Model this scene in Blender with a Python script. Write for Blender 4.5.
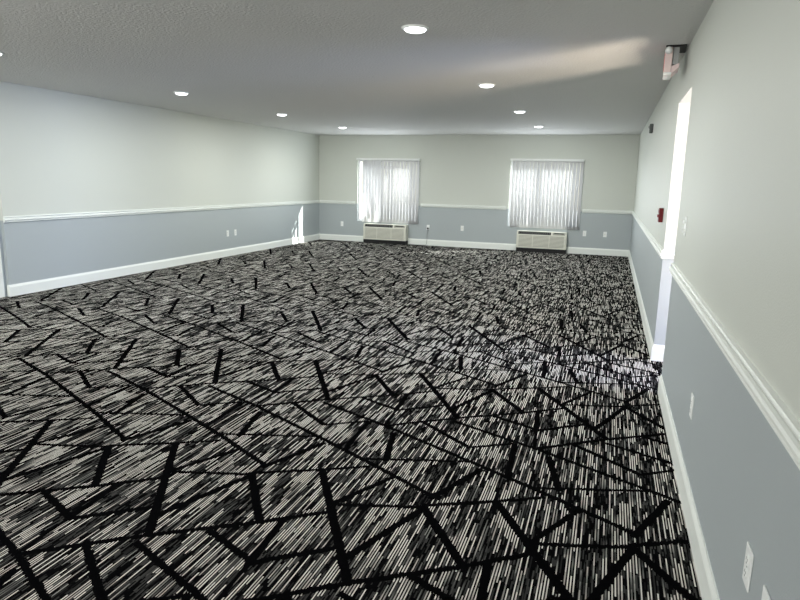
import bpy, bmesh, math, random
from mathutils import Vector, Matrix

random.seed(7)
for o in list(bpy.data.objects):
    bpy.data.objects.remove(o)
S = bpy.context.scene
COL = S.collection

# ------------------------------------------------------------------ camera
H = 2.5            # ceiling height
W = 7.23           # room width (right wall at x=0, left wall at x=-W, back wall at y=0)
REAR = -16.6
yaw, pitch, roll = -0.3208, 0.1907, -0.0226
cy_, sy_, cp_, sp_ = math.cos(yaw), math.sin(yaw), math.cos(pitch), math.sin(pitch)
fwd = Vector((sy_*cp_, cy_*cp_, -sp_))
rgt = Vector((cy_, -sy_, 0))
dwn = fwd.cross(rgt)
cr, sr = math.cos(roll), math.sin(roll)
r2 = rgt*cr + dwn*sr
d2 = dwn*cr - rgt*sr
cam = bpy.data.cameras.new('camera')
cam.sensor_width = 36
cam.lens = 36*620.9/800
camo = bpy.data.objects.new('camera', cam)
COL.objects.link(camo)
M3 = Matrix((r2, -d2, -fwd)).transposed()
camo.matrix_world = Matrix.Translation((-0.4483, -13.9656, 1.4851)) @ M3.to_4x4()
cam.clip_start = 0.02
S.camera = camo

# ------------------------------------------------------------------ world, sun, area lights, exposure
w = bpy.data.worlds.new('sky')
S.world = w
w.use_nodes = True
nt = w.node_tree
bg = nt.nodes['Background']
sky = nt.nodes.new('ShaderNodeTexSky')
sky.sky_type = 'NISHITA'
sky.sun_disc = False
sky.sun_elevation = math.radians(40)
sky.sun_rotation = math.radians(45)
nt.links.new(sky.outputs[0], bg.inputs[0])
bg.inputs[1].default_value = 0.33

def lamp(name, kind, loc, direction, energy, color=(1, 1, 1), size=None, size_y=None, spread=None):
    l = bpy.data.lights.new(name, kind)
    l.energy = energy
    l.color = color
    if kind == 'AREA':
        l.shape = 'RECTANGLE'
        l.size = size
        l.size_y = size_y or size
        if spread: l.spread = spread
    o = bpy.data.objects.new(name, l)
    o.location = loc
    o.rotation_euler = Vector(direction).to_track_quat('-Z', 'Y').to_euler()
    COL.objects.link(o)
    return o

sun = lamp('sun', 'SUN', (6, 8, 9), (-1, -0.87, -0.92), 16.0, (1, 0.97, 0.92))
sun.data.angle = math.radians(0.6)
# daylight that reaches the room from the side lobby; rear and blind lamps are added fill
lamp('lobby_window_daylight', 'AREA', (3.4, -9.35, 1.35), (-1, 0.03, -0.2), 200, (0.52, 0.62, 1.0), 1.3, 1.5)
# (area lamp standing in for sunlit lobby floor, stretched to sharpen the jamb's shadow)
fb = lamp('lobby_sunlit_floor_bounce', 'AREA', (2.75, -10.82, 0.06), (0, 0, 1), 290, (1.0, 0.84, 0.66), 3.2, 0.6)
_x = Vector((0.73, -0.685, 0)).normalized(); _z = Vector((0, 0, -1)); _y = _z.cross(_x)
fb.matrix_world = Matrix.Translation((2.75, -10.82, 0.06)) @ Matrix((_x, _y, _z)).transposed().to_4x4()
lamp('rear_fill', 'AREA', (-4.6, REAR + 0.25, 1.45), (0.06, 1, -0.06), 145, (1.0, 0.99, 0.965), 3.6, 1.6, math.radians(130))  # added soft fill before the unseen rear wall, no window built there
for _x in (-5.45, -1.83):     # added fill in front of the blinds, brightening far ceiling and side walls
    lamp('blind_fill', 'AREA', (_x, -0.42, 1.25), (0, -1, 0.45), 15, (0.86, 0.93, 1.0), 1.4, 1.3)
S.view_settings.view_transform = 'Standard'
S.view_settings.look = 'None'
S.view_settings.gamma = 1
S.view_settings.use_curve_mapping = False
S.view_settings.exposure = 0.6
CAN_W = 23

# ------------------------------------------------------------------ materials
def mat(name, color, rough=0.6, metal=0.0, bump=None, emit=None, spec=0.3):
    m = bpy.data.materials.new(name)
    m.use_nodes = True
    n = m.node_tree
    b = n.nodes['Principled BSDF']
    b.inputs['Base Color'].default_value = (*color, 1)
    b.inputs['Roughness'].default_value = rough
    b.inputs['Metallic'].default_value = metal
    b.inputs['Specular IOR Level'].default_value = spec
    if emit:
        b.inputs['Emission Color'].default_value = (*emit[0], 1)
        b.inputs['Emission Strength'].default_value = emit[1]
    if bump:
        add_bump(m, *bump)
    return m

def add_bump(m, scale, strength, dist):
    n = m.node_tree
    b = n.nodes['Principled BSDF']
    tc = n.nodes.new('ShaderNodeNewGeometry')
    no = n.nodes.new('ShaderNodeTexNoise')
    no.inputs['Scale'].default_value = scale
    no.inputs['Detail'].default_value = 3
    bp = n.nodes.new('ShaderNodeBump')
    bp.inputs['Strength'].default_value = strength
    bp.inputs['Distance'].default_value = dist
    n.links.new(tc.outputs['Position'], no.inputs['Vector'])
    n.links.new(no.outputs['Fac'], bp.inputs['Height'])
    n.links.new(bp.outputs[0], b.inputs['Normal'])

UPPER = (0.60, 0.625, 0.57)
LOWER = (0.40, 0.44, 0.45)

def wall_material():
    m = mat('two_tone_wall_paint', UPPER, 0.5, bump=(160, 0.25, 0.004), spec=0.4)
    n = m.node_tree
    g = n.nodes.new('ShaderNodeNewGeometry')
    sx = n.nodes.new('ShaderNodeSeparateXYZ')
    n.links.new(g.outputs['Position'], sx.inputs[0])
    gt = n.nodes.new('ShaderNodeMath'); gt.operation = 'GREATER_THAN'
    gt.inputs[1].default_value = 0.91
    n.links.new(sx.outputs[2], gt.inputs[0])
    mx = n.nodes.new('ShaderNodeMix'); mx.data_type = 'RGBA'
    mx.inputs[6].default_value = (*LOWER, 1)
    mx.inputs[7].default_value = (*UPPER, 1)
    n.links.new(gt.outputs[0], mx.inputs[0])
    n.links.new(mx.outputs[2], n.nodes['Principled BSDF'].inputs['Base Color'])
    return m

M_wall = wall_material()
M_ceil = mat('ceiling_paint', (0.63, 0.63, 0.61), 0.8, bump=(50, 0.8, 0.010))
M_trim = mat('white_trim_paint', (0.80, 0.83, 0.79), 0.4)
M_white = mat('white_plastic', (0.82, 0.84, 0.82), 0.4)
M_cream = mat('cream_enamel', (0.66, 0.66, 0.58), 0.45)
M_cream2 = mat('cream_louvre_enamel', (0.34, 0.34, 0.29), 0.5)
M_dark = mat('dark_plastic_and_shade', (0.008, 0.008, 0.009), 0.6)  # plug plastic, and the black painted as shade under units and over sign
M_slot = mat('dark_vent_slot', (0.025, 0.025, 0.025), 0.6)
M_grey = mat('grey_plastic', (0.30, 0.31, 0.30), 0.5)
M_sensor = mat('dark_grey_plastic', (0.10, 0.11, 0.105), 0.5)
M_red = mat('dark_red_enamel', (0.13, 0.006, 0.008), 0.4)
M_red2 = mat('red_enamel_handle', (0.22, 0.012, 0.014), 0.35)
M_pink = mat('sign_housing_glow_tint', (0.72, 0.58, 0.555), 0.45)  # white plastic, with the sign's red glow put into the base colour
M_signface = mat('lit_sign_face', (0.8, 0.62, 0.60), 0.4, emit=((1.0, 0.35, 0.3), 0.06))
M_letter = mat('lit_red_letters', (0.6, 0.02, 0.02), 0.4, emit=((1.0, 0.05, 0.04), 0.03))
M_lens = mat('lit_lamp_lens', (0.9, 0.9, 0.9), 0.3, emit=((0.95, 0.98, 1.0), 4))
M_lobbyfloor = mat('lobby_tile', (0.30, 0.27, 0.23), 0.4)  # unseen floor, kept dark to limit light bounced onto the jamb
M_lobbywall = mat('lobby_darkened_wall', (0.16, 0.11, 0.075), 0.5)  # unseen walls, darkened to cut lobby light bouncing onto the jamb
M_ground = mat('outdoor_concrete', (0.60, 0.58, 0.55), 0.9, bump=(12, 0.3, 0.02))
M_frame = mat('white_window_vinyl', (0.78, 0.79, 0.80), 0.35)

def pane_material():
    m = bpy.data.materials.new('window_glass')
    m.use_nodes = True
    n = m.node_tree
    n.nodes.remove(n.nodes['Principled BSDF'])
    t = n.nodes.new('ShaderNodeBsdfTransparent')
    t.inputs[0].default_value = (0.93, 0.96, 0.96, 1)
    g = n.nodes.new('ShaderNodeBsdfGlossy')
    g.inputs['Roughness'].default_value = 0.02
    mx = n.nodes.new('ShaderNodeMixShader'); mx.inputs[0].default_value = 0.06
    n.links.new(t.outputs[0], mx.inputs[1]); n.links.new(g.outputs[0], mx.inputs[2])
    n.links.new(mx.outputs[0], n.nodes['Material Output'].inputs[0])
    return m
M_pane = pane_material()

def vane_material():
    m = bpy.data.materials.new('translucent_white_vane')
    m.use_nodes = True
    n = m.node_tree
    n.nodes.remove(n.nodes['Principled BSDF'])
    d = n.nodes.new('ShaderNodeBsdfDiffuse'); d.inputs[0].default_value = (0.80, 0.80, 0.80, 1)
    t = n.nodes.new('ShaderNodeBsdfTranslucent'); t.inputs[0].default_value = (0.80, 0.80, 0.81, 1)
    a = n.nodes.new('ShaderNodeMixShader'); a.inputs[0].default_value = 0.28
    n.links.new(d.outputs[0], a.inputs[1]); n.links.new(t.outputs[0], a.inputs[2])
    n.links.new(a.outputs[0], n.nodes['Material Output'].inputs[0])
    return m
M_vane = vane_material()

# ---- patterned carpet: a 0.909 x 1.767 m repeat of dark bars over streaks that run along the room
TX, TY, OX, OY = 0.909, 1.767, -1.85, -12.05
BARS = [  # (x0,y0,x1,y1,half width) in rectified drawing units, 560 per metre, y down from 1285
    (50, 830, 325, 1278, .0165), (325, 328, 620, 455, .0125), (620, 455, 954, 622, .0125),
    (954, 622, 1160, 728, .0125), (1160, 728, 1414, 868, .0125),
    (487, 662, 392, 880, .014), (392, 930, 288, 1200, .014), (382, 922, 540, 1140, .0165),
    (385, 932, 160, 1000, .0105), (385, 922, 560, 832, .011), (560, 832, 678, 765, .010),
    (260, 802, 163, 990, .012), (675, 1040, 540, 1142, .012), (540, 1142, 325, 1283, .012),
    (325, 1283, 110, 1445, .012), (250, 1175, 95, 1295, .013), (80, 1100, 97, 1295, .013),
    (97, 1295, 106, 1440, .007), (445, 1215, 600, 1283, .014), (220, 373, 420, 525, .014),
    (420, 525, 548, 440, .010), (43, 440, 58, 688, .013), (156, 500, 205, 712, .015), (140, 720, 440, 624, .0095)]

def carpet_material():
    m = bpy.data.materials.new('streaked_carpet')
    m.use_nodes = True
    n = m.node_tree; L = n.links.new
    b = n.nodes['Principled BSDF']
    b.inputs['Roughness'].default_value = 0.95
    b.inputs['Specular IOR Level'].default_value = 0.0
    g = n.nodes.new('ShaderNodeNewGeometry')
    def math_(op, a, c=None, clamp=False):
        k = n.nodes.new('ShaderNodeMath'); k.operation = op; k.use_clamp = clamp
        for i, v in enumerate((a, c)):
            if v is None: continue
            if isinstance(v, (int, float)): k.inputs[i].default_value = v
            else: L(v, k.inputs[i])
        return k.outputs[0]
    def vec(op, a, c=None, d=None):
        k = n.nodes.new('ShaderNodeVectorMath'); k.operation = op
        for i, v in enumerate((a, c, d)):
            if v is None: continue
            if isinstance(v, tuple): k.inputs[i].default_value = v
            else: L(v, k.inputs[i])
        return k
    def comb(x, y, z=0):
        k = n.nodes.new('ShaderNodeCombineXYZ')
        for i, v in enumerate((x, y, z)):
            if isinstance(v, (int, float)): k.inputs[i].default_value = v
            else: L(v, k.inputs[i])
        return k.outputs[0]
    def white(v):
        k = n.nodes.new('ShaderNodeTexWhiteNoise'); k.noise_dimensions = '2D'
        L(v, k.inputs['Vector'])
        return k.outputs['Value']
    sp = n.nodes.new('ShaderNodeSeparateXYZ'); L(g.outputs['Position'], sp.inputs[0])
    X, Y = sp.outputs[0], sp.outputs[1]
    # streak cells
    def streak(pitch, length, seed):
        ci = math_('FLOOR', math_('DIVIDE', X, pitch))
        off = white(comb(ci, seed))
        lenv = math_('MULTIPLY_ADD', white(comb(ci, seed + 7.3)), 0.8)
        n.nodes[-1].inputs[2].default_value = 0.6
        row = math_('FLOOR', math_('ADD', math_('DIVIDE', Y, math_('MULTIPLY', lenv, length)), math_('MULTIPLY', off, 13.7)))
        return white(comb(math_('ADD', ci, seed * 3.1), row)), ci, row
    PITCH = 0.0115
    s1, ci, row = streak(PITCH, 0.15, 11.0)
    s2, _, _ = streak(PITCH/2, 0.05, 29.0)
    s3, _, _ = streak(PITCH*3, 0.40, 53.0)
    # patches with fewer light tufts
    no = n.nodes.new('ShaderNodeTexNoise'); no.inputs['Scale'].default_value = 1.0; no.inputs['Detail'].default_value = 1.0
    L(vec('MULTIPLY', g.outputs['Position'], (9.0, 3.5, 0.0)).outputs[0], no.inputs['Vector'])
    v = math_('ADD', s1, math_('MULTIPLY', math_('SUBTRACT', no.outputs['Fac'], 0.5), 0.9))
    v = math_('ADD', v, math_('MULTIPLY', math_('SUBTRACT', s3, 0.5), 0.25))
    rp = n.nodes.new('ShaderNodeValToRGB'); L(v, rp.inputs[0])
    cr_ = rp.color_ramp; cr_.interpolation = 'LINEAR'
    cr_.elements[0].position = 0.42; cr_.elements[0].color = (0.003, 0.003, 0.0035, 1)
    cr_.elements[1].position = 0.49; cr_.elements[1].color = (0.10, 0.098, 0.095, 1)
    for p_, c_ in ((0.55, (0.23, 0.235, 0.22)), (0.63, (0.46, 0.425, 0.39)), (0.80, (0.74, 0.72, 0.665))):
        e = cr_.elements.new(p_); e.color = (*c_, 1)
    # each light tuft row is narrower than its pitch; dim specks fill the dark yarn between
    fx = math_('FRACT', math_('DIVIDE', X, PITCH))
    yarn = math_('LESS_THAN', math_('ABSOLUTE', math_('SUBTRACT', fx, 0.5)), 0.22)
    sp2 = n.nodes.new('ShaderNodeValToRGB'); L(s2, sp2.inputs[0])
    sp2.color_ramp.elements[0].position = 0.55; sp2.color_ramp.elements[0].color = (0.003, 0.003, 0.0035, 1)
    sp2.color_ramp.elements[1].position = 1.0; sp2.color_ramp.elements[1].color = (0.06, 0.059, 0.057, 1)
    tuft = n.nodes.new('ShaderNodeMix'); tuft.data_type = 'RGBA'; tuft.blend_type = 'LIGHTEN'
    tuft.inputs[0].default_value = 1.0
    ym = n.nodes.new('ShaderNodeMix'); ym.data_type = 'RGBA'
    ym.inputs[6].default_value = (0.003, 0.003, 0.0035, 1)
    L(yarn, ym.inputs[0]); L(rp.outputs[0], ym.inputs[7])
    L(ym.outputs[2], tuft.inputs[6]); L(sp2.outputs[0], tuft.inputs[7])
    # bars, with edges stepped by the tuft cells
    jx = math_('MULTIPLY', math_('SUBTRACT', s1, 0.5), 0.004)
    jy = math_('MULTIPLY', math_('SUBTRACT', s2, 0.5), 0.012)
    P = vec('ADD', comb(X, Y), comb(jx, jy)).outputs[0]
    sd = None
    for x0, y0, x1, y1, hw in BARS:
        ax, ay = OX + x0/560, OY + (1285 - y0)/560
        bx, by = OX + x1/560, OY + (1285 - y1)/560
        mx_, my_ = (ax + bx)/2, (ay + by)/2
        ln = math.hypot(bx - ax, by - ay); ux, uy = (bx - ax)/ln, (by - ay)/ln
        q = vec('SUBTRACT', P, (mx_, my_, 0))
        q = vec('WRAP', q.outputs[0], (TX/2, TY/2, 1), (-TX/2, -TY/2, -1)).outputs[0]
        al = math_('ABSOLUTE', vec('DOT_PRODUCT', q, (ux, uy, 0)).outputs['Value'])
        ac = math_('ABSOLUTE', vec('DOT_PRODUCT', q, (-uy, ux, 0)).outputs['Value'])
        d = math_('MAXIMUM', math_('SUBTRACT', al, ln/2 + 0.006), math_('SUBTRACT', ac, hw*1.15 + 0.002))
        sd = d if sd is None else math_('MINIMUM', sd, d)
    inside = math_('LESS_THAN', sd, 0.0)
    mx = n.nodes.new('ShaderNodeMix'); mx.data_type = 'RGBA'
    mx.inputs[7].default_value = (0.0025, 0.0025, 0.003, 1)
    L(inside, mx.inputs[0]); L(tuft.outputs[2], mx.inputs[6])
    L(mx.outputs[2], b.inputs['Base Color'])
    return m
M_carpet = carpet_material()

# ------------------------------------------------------------------ mesh helpers
def bm_box(bm, x0, x1, y0, y1, z0, z1, bevel=0.0, seg=2):
    r = bmesh.ops.create_cube(bm, size=1)
    vs = r['verts']
    for v in vs:
        v.co = Vector(((x0 + x1)/2 + v.co.x*(x1 - x0), (y0 + y1)/2 + v.co.y*(y1 - y0), (z0 + z1)/2 + v.co.z*(z1 - z0)))
    if bevel:
        es = list({e for v in vs for e in v.link_edges})
        bmesh.ops.bevel(bm, geom=es, offset=bevel, segments=seg, affect='EDGES', profile=0.5)

def bm_lathe(bm, prof, center=(0, 0, 0), axis='Z', n=32):
    """prof: list of (radius, height)"""
    rings = []
    for r, h in prof:
        ring = []
        for i in range(n):
            a = 2*math.pi*i/n
            p = Vector((r*math.cos(a), r*math.sin(a), h))
            if axis == 'Y': p = Vector((p.x, p.z, p.y))
            if axis == 'X': p = Vector((p.z, p.x, p.y))
            ring.append(bm.verts.new(p + Vector(center)))
        rings.append(ring)
    for k in range(len(rings) - 1):
        for i in range(n):
            j = (i + 1) % n
            bm.faces.new((rings[k][i], rings[k][j], rings[k+1][j], rings[k+1][i]))
    if prof[0][0] > 1e-6: bm.faces.new(rings[0][::-1])
    if prof[-1][0] > 1e-6: bm.faces.new(rings[-1])

def bm_extrude(bm, prof, a, b, out):
    """profile of (d, z) points run from a to b (xy), d measured along out"""
    va = [bm.verts.new((a[0] + out[0]*d, a[1] + out[1]*d, z)) for d, z in prof]
    vb = [bm.verts.new((b[0] + out[0]*d, b[1] + out[1]*d, z)) for d, z in prof]
    k = len(prof)
    for i in range(k):
        j = (i + 1) % k
        bm.faces.new((va[i], va[j], vb[j], vb[i]))
    bm.faces.new(va[::-1]); bm.faces.new(vb)

def bm_tube(bm, pts, r, n=8):
    rings = []
    for i, p in enumerate(pts):
        p = Vector(p)
        t = (Vector(pts[min(i+1, len(pts)-1)]) - Vector(pts[max(i-1, 0)])).normalized()
        u = t.cross(Vector((0, 1, 0.01))).normalized(); v = t.cross(u)
        rings.append([bm.verts.new(p + (u*math.cos(2*math.pi*k/n) + v*math.sin(2*math.pi*k/n))*r) for k in range(n)])
    for a, b in zip(rings, rings[1:]):
        for k in range(n):
            j = (k + 1) % n
            bm.faces.new((a[k], a[j], b[j], b[k]))
    bm.faces.new(rings[0][::-1]); bm.faces.new(rings[-1])

def obj(name, bm, m, parent=None, smooth=False):
    bmesh.ops.recalc_face_normals(bm, faces=bm.faces)
    me = bpy.data.meshes.new(name)
    bm.to_mesh(me); bm.free()
    me.materials.append(m)
    if smooth:
        for p_ in me.polygons: p_.use_smooth = True
    o = bpy.data.objects.new(name, me)
    COL.objects.link(o)
    if parent: o.parent = parent
    return o

def box(name, m, parent, *dims, bevel=0.0):
    bm = bmesh.new(); bm_box(bm, *dims, bevel=bevel)
    return obj(name, bm, m, parent)

def thing(name, label, cat, loc=(0, 0, 0), rz=0.0, group=None):
    o = bpy.data.objects.new(name, None)
    o.empty_display_size = 0.1
    COL.objects.link(o)
    o.location = loc; o.rotation_euler = (0, 0, rz)
    o['label'] = label; o['category'] = cat
    if group: o['group'] = group
    return o

def struct(name, bm, m, label=None, parent=None):
    o = obj(name, bm, m, parent)
    if parent is None: o['kind'] = 'structure'
    if label: o['label'] = label
    return o

def dup(root, loc, label, rz=None):
    r = root.copy(); COL.objects.link(r)
    r.location = loc; r['label'] = label
    if rz is not None: r.rotation_euler = (0, 0, rz)
    for ch in root.children:
        c = ch.copy(); COL.objects.link(c); c.parent = r
        for g in ch.children:
            d = g.copy(); COL.objects.link(d); d.parent = c
    return r

# ------------------------------------------------------------------ room shell
T = 0.12
YF, YN, ZT = -8.337, -9.25, 2.14        # opening in the right wall
YL = -8.47                                # where the left wall steps back
REC = 0.05                                # depth of that step
bm = bmesh.new(); bm_box(bm, -W - 0.4, 0.30, REAR - T, T, -0.1, 0.0)
struct('floor', bm, M_carpet, 'black and grey streaked carpet with dark crossing bars')
bm = bmesh.new(); bm_box(bm, -W - 0.4, 5.4, REAR - T, T, H, H + 0.12)
struct('ceiling', bm, M_ceil, 'grey lightly textured ceiling')

WIN = [(-6.222, -4.69, 0.50, 1.945), (-2.60, -1.07, 0.53, 1.97)]   # x0,x1,z0,z1
bm = bmesh.new()
(ax0, ax1, az0, az1), (bx0, bx1, bz0, bz1) = WIN
for x0, x1 in ((-W - T, ax0), (ax1, bx0), (bx1, T)):
    bm_box(bm, x0, x1, 0, T, 0, H)
for x0, x1, z0, z1 in WIN:
    bm_box(bm, x0, x1, 0, T, 0, z0); bm_box(bm, x0, x1, 0, T, z1, H)
struct('wall_back', bm, M_wall, 'back wall, pale grey-green above a blue-grey wainscot')

bm = bmesh.new()
bm_box(bm, 0, T, YF, 0, 0, H); bm_box(bm, 0, T, REAR, YN, 0, H); bm_box(bm, 0, T, YN, YF, ZT, H)
struct('wall_right', bm, M_wall, 'right wall with an open doorway')

bm = bmesh.new()
bm_box(bm, -W - T, -W, YL, 0, 0, H)
bm_box(bm, -W - REC - T, -W - REC, REAR, YL - 1.12, 0, H); bm_box(bm, -W - REC - T, -W - REC, YL - 1.12, YL - 0.12, 2.06, H)
bm_box(bm, -W - REC - T, -W - REC, YL - 0.12, YL + 0.02, 0, H)
struct('wall_left', bm, M_wall, 'long left wall, pale grey-green above a blue-grey wainscot')

bm = bmesh.new(); bm_box(bm, -W - 0.4, T, REAR - T, REAR, 0, H)
struct('wall_rear', bm, M_wall)

# side lobby beyond the doorway
bm = bmesh.new(); bm_box(bm, 0.30, 5.4, -13.8, -7.5, -0.1, 0.0)
struct('floor_lobby', bm, M_lobbyfloor)
bm = bmesh.new()
bm_box(bm, 5.28, 5.4, -13.8, -7.5, 0, H); bm_box(bm, T, 5.28, -7.62, -7.5, 0, H); bm_box(bm, T, 5.28, -13.8, -13.68, 0, H)
struct('wall_lobby', bm, M_lobbywall)

bm = bmesh.new(); bm_box(bm, -20, 16, T, 26, -0.16, -0.10)
struct('ground_outdoor', bm, M_ground)

# door in the stepped-back part of the left wall
bm = bmesh.new()
xr = -W - REC
bm_box(bm, xr, xr + 0.018, YL - 0.115, YL - 0.045, 0, 2.13, 0.003)
bm_box(bm, xr, xr + 0.018, YL - 1.19, YL - 1.12, 0, 2.13, 0.003)
bm_box(bm, xr, xr + 0.018, YL - 1.12, YL - 0.115, 2.06, 2.13, 0.003)
struct('trim_1', bm, M_trim, 'white casing round the door at the left end')
bm = bmesh.new(); bm_box(bm, xr - 0.07, xr - 0.03, YL - 1.115, YL - 0.125, 0.005, 2.055, 0.003)
door = struct('door_1', bm, M_trim)
bm = bmesh.new(); bm_lathe(bm, [(0.012, 0), (0.012, 0.04), (0.027, 0.045), (0.03, 0.06), (0.02, 0.075), (0, 0.078)], (xr - 0.03, YL - 1.04, 1.0), 'X', 20)
obj('door_knob', bm, M_grey, door, True)

# baseboards and chair rails
BASE = [(0, 0), (0.015, 0), (0.015, 0.112), (0.012, 0.122), (0.008, 0.130), (0.005, 0.142), (0, 0.142)]
RAIL = [(0, 0.8890), (.014, 0.8890), (.018, 0.8920), (.018, 0.8960), (.013, 0.8990), (.003, 0.9000), (.003, 0.9050), (.018, 0.9070), (.025, 0.9130), (.026, 0.9230),
        (.022, 0.9320), (.014, 0.9360), (.004, 0.9370), (.004, 0.9430), (.014, 0.9440), (.018, 0.9470), (.018, 0.9530), (.014, 0.9580), (0, 0.9610)]
def trim(name, prof, segs, label=None):
    bm = bmesh.new()
    for a, b, out in segs: bm_extrude(bm, prof, a, b, out)
    struct(name, bm, M_trim, label)
PT = [(-5.98, -4.92), (-2.36, -1.29)]                 # wall units interrupt the baseboard
trim('baseboard_back', BASE, [((-W, 0), (PT[0][0], 0), (0, -1)), ((PT[0][1], 0), (PT[1][0], 0), (0, -1)), ((PT[1][1], 0), (0, 0), (0, -1))])
trim('baseboard_left', BASE, [((-W, -0.015), (-W, YL - 0.015), (1, 0)), ((-W + .0001, YL), (xr + 0.02, YL), (0, -1))])
trim('baseboard_right', BASE, [((0, -0.015), (0, YF - .015), (-1, 0)), ((-0.0001, YF), (T + .015, YF), (0, -1)), ((0, YN), (0, REAR), (-1, 0))])
trim('trim_2', RAIL, [((-W, 0), (-6.28, 0), (0, -1)), ((-4.63, 0), (-2.65, 0), (0, -1)), ((-1.02, 0), (0, 0), (0, -1))], 'white chair rail along the back wall')
trim('trim_3', RAIL, [((-W, -0.023), (-W, YL), (1, 0))], 'white chair rail along the left wall')
trim('trim_4', RAIL, [((0, -0.023), (0, YF - .023), (-1, 0)), ((-0.0001, YF), (T + .02, YF), (0, -1)), ((0, YN), (0, REAR), (-1, 0))], 'white moulded chair rail along the right wall')

# windows
for i, (x0, x1, z0, z1) in enumerate(WIN):
    bm = bmesh.new()
    f = 0.045
    bm_box(bm, x0, x0 + f, .05, .11, z0, z1); bm_box(bm, x1 - f, x1, .05, .11, z0, z1)
    bm_box(bm, x0 + f, x1 - f, .05, .11, z0, z0 + f); bm_box(bm, x0 + f, x1 - f, .05, .11, z1 - f, z1)
    xm = (x0 + x1)/2
    bm_box(bm, xm - .03, xm + .03, .055, .105, z0 + f, z1 - f)
    if i == 0:                                   # the left window has an inner sash
        bm_box(bm, -5.86, -5.82, .05, .11, z0 + f, z1 - f); bm_box(bm, -5.25, -5.21, .05, .11, z0 + f, z1 - f)
        bm_box(bm, -5.82, -5.25, .05, .11, 1.74, 1.80)
    fr = struct('window_%d' % (i + 1), bm, M_frame, 'white framed sliding window behind the %s blind' % ('left', 'right')[i])
    bm = bmesh.new()
    bm_box(bm, x0 + f, xm - .03, .078, .082, z0 + f, z1 - f); bm_box(bm, xm + .03, x1 - f, .078, .082, z0 + f, z1 - f)
    obj('window_pane', bm, M_pane, fr)

# ------------------------------------------------------------------ vertical blinds
def vane_bm(wd, h, rnd):
    """one slightly curved slat hanging from z=0 to -h, turned about its own axis"""
    bm = bmesh.new()
    k = 5; th = .0012; prof = []
    for i in range(k + 1):
        t = i/k - .5
        prof.append((t*wd, .006*(1 - 4*t*t)))
    a = rnd
    ca, sa = math.cos(a), math.sin(a)
    fr_, bk = [], []
    for z in (0, -h):
        fr_.append([bm.verts.new((x*ca - (y - th)*sa, x*sa + (y - th)*ca, z)) for x, y in prof])
        bk.append([bm.verts.new((x*ca - (y + th)*sa, x*sa + (y + th)*ca, z)) for x, y in prof])
    for i in range(k):
        bm.faces.new((fr_[0][i], fr_[0][i+1], fr_[1][i+1], fr_[1][i]))
        bm.faces.new((bk[0][i+1], bk[0][i], bk[1][i], bk[1][i+1]))
        bm.faces.new((fr_[0][i], bk[0][i], bk[0][i+1], fr_[0][i+1]))
        bm.faces.new((fr_[1][i+1], bk[1][i+1], bk[1][i], fr_[1][i]))
    bm.faces.new((fr_[0][0], fr_[1][0], bk[1][0], bk[0][0]))
    bm.faces.new((fr_[0][k], bk[0][k], bk[1][k], fr_[1][k]))
    return bm

def blind(x0, x1, z0, z1, label, nv, first, angs):
    b = thing('vertical_blind', label, 'window blind', ((x0 + x1)/2, 0, z1), group='vertical blinds on the back wall')
    hw = (x1 - x0)/2
    box('headrail', M_white, b, -hw, hw, -.085, -.0005, -.045, 0, bevel=.004)
    step = (2*hw - first)/nv
    for k in range(nv):
        v = obj('vane', vane_bm(step*0.985, z1 - .045 - z0, angs(k)), M_vane, b, True)
        v.location = (-hw + first + step*(k + .5), -.05, -.045)
    return b
blind(-6.225, -4.672, .485, 1.975, 'white vertical blind over the left back window, pale vanes closed', 18, 0.15,
      lambda k: (.74, .74, .74, .1, .74, .74)[k] if k < 6 else random.uniform(-.13, -.03))
blind(-2.605, -1.052, .515, 2.0, 'white vertical blind over the right back window, nearest the doorway wall', 20, 0.06,
      lambda k: random.uniform(.22, .36))

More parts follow.
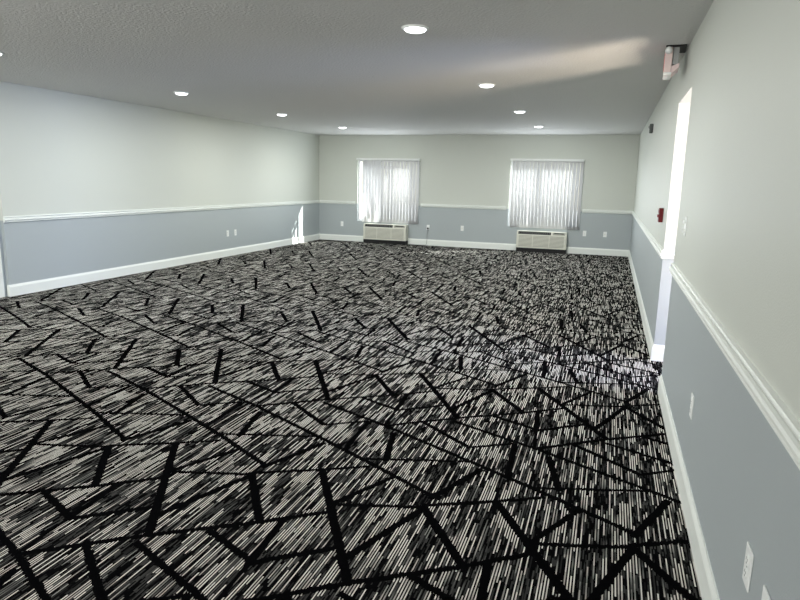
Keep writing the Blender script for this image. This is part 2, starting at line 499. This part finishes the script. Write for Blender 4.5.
# ------------------------------------------------------------------ wall air conditioners
def aircon(x, label):
    r = thing('wall_air_conditioner', label, 'air conditioner', (x, 0, 0), group='air conditioners under the back windows')
    w2, d, z0, z1 = .533, .20, .088, .455
    bm = bmesh.new()
    # cabinet with a recessed, forward-sloping top edge
    prof = [(0, z0), (d, z0), (d, z1 - .075), (d - .035, z1), (0, z1)]
    va = [bm.verts.new((-w2, -y, z)) for y, z in prof]; vb = [bm.verts.new((w2, -y, z)) for y, z in prof]
    for i in range(5):
        j = (i + 1) % 5
        bm.faces.new((va[i], va[j], vb[j], vb[i]))
    bm.faces.new(va[::-1]); bm.faces.new(vb)
    bmesh.ops.bevel(bm, geom=list(bm.edges), offset=.006, segments=2, affect='EDGES')
    obj('cabinet', bm, M_cream, r)
    # air outlet: dark slot with fins, lying on the sloped upper edge
    ang = math.atan2(.035, .075)
    def slope(px, s, t):    # s: along slope from its lower edge, t: out of it
        return Vector((px, -(d - s*math.sin(ang)) - t*math.cos(ang), z1 - .075 + s*math.cos(ang) + t*math.sin(ang)))
    def slope_box(bm, xa, xb, s0, s1, t0, t1):
        vs = [bm.verts.new(slope(px, s, t)) for px in (xa, xb) for s in (s0, s1) for t in (t0, t1)]
        for f in ((0, 1, 3, 2), (4, 6, 7, 5), (0, 4, 5, 1), (2, 3, 7, 6), (0, 2, 6, 4), (1, 5, 7, 3)):
            bm.faces.new([vs[i] for i in f])
    bm = bmesh.new(); slope_box(bm, -w2 + .035, w2*.38, .008, .072, -.004, .002)
    o = obj('air_outlet', bm, M_slot, r)
    for k in range(15):
        xx = -w2 + .06 + k*.046
        bm = bmesh.new(); slope_box(bm, xx, xx + .004, .018, .060, .002, .005)
        obj('fin', bm, M_grey, o)
    bm = bmesh.new(); slope_box(bm, w2*.44, w2 - .03, .012, .066, -.004, .004)
    o = obj('control_door', bm, M_cream2, r)
    bm = bmesh.new(); slope_box(bm, w2*.50, w2 - .06, .038, .062, .004, .006)
    obj('display_strip', bm, M_slot, o)
    # louvred front grille
    bm = bmesh.new()
    bm_box(bm, -w2 + .03, w2 - .03, -d - .006, -d + .004, z0 + .022, z1 - .092, .003, 1)
    o = obj('front_grille', bm, M_cream, r)
    bm = bmesh.new()
    for k in range(9):
        z = z0 + .04 + k*.0275
        for xa, xb in ((-w2 + .05, -.19), (-.175, .165), (.18, w2 - .05)):
            bm_box(bm, xa, xb, -d - .0075, -d - .0055, z, z + .013)
    obj('louvre', bm, M_cream2, o)
    # black block painting the shade under the raised cabinet
    box('base_shade', M_dark, r, -w2 + .004, w2 - .004, -d + .008, -.0005, 0, z0 + .002)
    return r
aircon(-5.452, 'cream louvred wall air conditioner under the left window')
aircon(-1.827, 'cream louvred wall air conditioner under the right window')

# ------------------------------------------------------------------ recessed ceiling lights
def can(x, y, label):
    r = thing('recessed_light', label, 'ceiling light', (x, y, H), group='recessed ceiling lights')
    bm = bmesh.new()
    bm_lathe(bm, [(.095, 0), (.095, -.004), (.088, -.009), (.078, -.012), (.0736, -.012), (.0736, 0)], n=40)
    obj('trim_ring', bm, M_white, r, True)
    bm = bmesh.new()
    bm_lathe(bm, [(.0735, -.0005), (.0735, -.012), (.066, -.022), (.045, -.028), (0.0, -.031)], n=40)
    obj('lens', bm, M_lens, r, True)
    return r
proto = None
ORD = ['nearest the back wall', 'second from the back wall', 'third from the back wall', 'fourth from the back wall']
for row, x in (('right', -1.80), ('left', -5.655)):
    for k, y in enumerate((-2.18, -4.625, -7.15, -9.70)):
        lab = 'round white recessed ceiling light, %s row, %s' % (row, ORD[k])
        if proto is None: proto = can(x, y, lab)
        else: dup(proto, (x, y, H), lab)
        l = bpy.data.lights.new('recessed_light_lamp', 'AREA')
        l.shape = 'DISK'; l.size = .14; l.energy = CAN_W; l.color = (.97, 1.0, .97)
        lo = bpy.data.objects.new('recessed_light_lamp', l); COL.objects.link(lo)
        lo.location = (x, y, H - .034)

# ------------------------------------------------------------------ outlets, switch, alarm, sensor, exit sign
def plate(name, label, cat, loc, rz, kind, group):
    """built facing -y, its back on y=0"""
    r = thing(name, label, cat, loc, rz, group)
    box('cover_plate', M_white, r, -.036, .036, -.006, -.0003, -.058, .058, bevel=.0025)
    if kind == 'outlet':
        for zc in (-.0195, .0195):
            bm = bmesh.new(); bm_lathe(bm, [(.0165, -.0055), (.0165, -.0075), (.015, -.0083), (0, -.0085)], (0, 0, zc), 'Y', 20)
            s = obj('socket', bm, M_white, r)
            bm = bmesh.new()
            bm_box(bm, -.0075, -.0055, -.0092, -.0083, zc - .001, zc + .007); bm_box(bm, .0055, .0075, -.0092, -.0083, zc - .001, zc + .007)
            bm_box(bm, -.002, .002, -.0092, -.0083, zc - .010, zc - .006)
            obj('slot', bm, M_grey, s)
        bm = bmesh.new(); bm_lathe(bm, [(.0035, -.0055), (.0035, -.0068), (0, -.0072)], (0, 0, 0), 'Y', 12)
        obj('screw', bm, M_grey, r)
    elif kind == 'blank':
        box('jack', M_cream, r, -.009, .009, -.0085, -.0055, -.009, .009, bevel=.001)
    else:
        for zc in (-.028, .028):
            box('toggle', M_white, r, -.008, .008, -.019, -.0055, zc - .012, zc + .010, bevel=.003)
    return r
OUT = 'wall outlets'
first = plate('wall_outlet', 'white outlet plate on the back wall, left of the left window', 'outlet', (-6.62, 0, .41), 0, 'outlet', OUT)
dup(first, (-4.44, 0, .42), 'white outlet plate with a cord plugged in, right of the left air conditioner')
dup(first, (-.94, 0, .445), 'white outlet plate on the back wall close beside the right air conditioner')
plate('wall_jack', 'white wall plate on the back wall nearest the right corner', 'wall plate', (-.52, 0, .445), 0, 'blank', None)
plate('wall_jack', 'white wall plate on the back wall midway between the two air conditioners', 'wall plate', (-3.63, 0, .435), 0, 'blank', None)
dup(first, (-W, -3.915, .43), 'left one of two outlet plates side by side on the left wall', math.pi/2)
dup(first, (-W, -3.66, .43), 'right one of two outlet plates side by side on the left wall', math.pi/2)
dup(first, (0, -10.83, .452), 'farther white outlet plate on the right wainscot, just past the doorway', -math.pi/2)
dup(first, (0, -12.165, .445), 'near white outlet plate low on the right wainscot, whole in view', -math.pi/2)
dup(first, (0, -12.37, .445), 'nearest white outlet plate, cut off at the bottom edge', -math.pi/2)
plate('light_switch', 'white two-toggle switch plate on the right wall beside the doorway', 'light switch', (0, -9.76, 1.245), -math.pi/2, 'switch', None)

# cord plugged in beside the left air conditioner
r = thing('power_cord', 'dark plug with grey cord hanging from the outlet by the left air conditioner', 'power cord', (-4.44, 0, 0))
box('plug', M_dark, r, -.014, .018, -.042, -.0095, .382, .416, bevel=.004)
bm = bmesh.new()
pts = [(.002, -.035, .384), (.004, -.045, .36), (.0, -.04, .30), (-.008, -.032, .22), (-.012, -.03, .12), (-.02, -.03, .03), (-.05, -.032, .008), (-.2, -.034, .006), (-.44, -.04, .006)]
sm = []
for i in range(len(pts) - 1):
    for t in range(4): sm.append(Vector(pts[i]).lerp(Vector(pts[i+1]), t/4))
sm.append(Vector(pts[-1]))
bm_tube(bm, sm, .0045)
obj('cord', bm, M_grey, r, True)

# fire alarm pull station
r = thing('fire_alarm_pull', 'dark red fire alarm pull station on the right wall just past the doorway', 'fire alarm', (0, -7.88, 1.228))
box('housing', M_red, r, -.036, -.0003, -.05, .05, -.062, .062, bevel=.004)
box('pull_handle', M_red2, r, -.046, -.036, -.03, .03, -.02, .006, bevel=.003)
box('top_flap', M_red2, r, -.040, -.036, -.042, .042, .022, .05, bevel=.002)

# sensor high on the far part of the right wall
r = thing('wall_sensor', 'small dark grey box high on the right wall near the far corner', 'sensor', (0, -4.77, 2.235))
box('body', M_sensor, r, -.045, -.0003, -.04, .04, -.06, .06, bevel=.008)
bm = bmesh.new(); bm_lathe(bm, [(.022, -.044), (.022, -.049), (.016, -.056), (0, -.06)], (0, 0, .02), 'X', 20)
obj('lens', bm, M_grey, r, True)

# exit sign over the doorway, hung from the ceiling beside the wall
r = thing('exit_sign', 'pink-lit exit sign hung from the ceiling above the doorway', 'exit sign', (0.018, -8.68, H), -0.05)
box('top_shade', M_dark, r, -.172, -.03, -.11, .16, -.012, -.0003, bevel=.003)  # black slab put in for the shadow gap between sign and ceiling
box('housing', M_pink, r, -.172, -.122, -.10, .15, -.190, -.012, bevel=.006)
box('back_box', M_grey, r, -.122, -.078, -.085, .14, -.135, -.012, bevel=.004)
bm = bmesh.new()
pr = [(-.122, -.198), (-.122, -.145), (-.105, -.140), (-.072, -.125), (-.072, -.155)]
va = [bm.verts.new((x, -.095, z)) for x, z in pr]; vb = [bm.verts.new((x, .14, z)) for x, z in pr]
for i in range(5):
    j = (i + 1) % 5
    bm.faces.new((va[i], va[j], vb[j], vb[i]))
bm.faces.new(va[::-1]); bm.faces.new(vb)
obj('bracket', bm, M_pink, r)
box('bottom_strip', M_white, r, -.175, -.12, -.103, .153, -.206, -.188, bevel=.003)
f = box('sign_face', M_signface, r, -.1745, -.1715, -.085, .14, -.182, -.03, bevel=.001)
cu = bpy.data.curves.new('lettering', 'FONT')
cu.body = 'EXIT'; cu.size = .12; cu.extrude = .0012; cu.align_x = 'CENTER'; cu.align_y = 'CENTER'
to = bpy.data.objects.new('lettering_source', cu); COL.objects.link(to)
bpy.context.view_layer.update()
me = bpy.data.meshes.new_from_object(to.evaluated_get(bpy.context.evaluated_depsgraph_get()))
bpy.data.objects.remove(to)
me.materials.clear(); me.materials.append(M_letter)
me.name = 'lettering'
lt = bpy.data.objects.new('lettering', me); COL.objects.link(lt)
lt.parent = f
lt.rotation_euler = (math.pi/2, 0, -math.pi/2); lt.location = (-.1750, .027, -.106)
for sy in (-.115, .165):
    bm = bmesh.new()
    bm_lathe(bm, [(.0, -.03), (.016, -.028), (.024, -.012), (.025, .006), (.02, .012), (0, .014)], (-.152, sy, -.038), 'Y', 20)
    obj('lamp_head', bm, M_white, r, True)
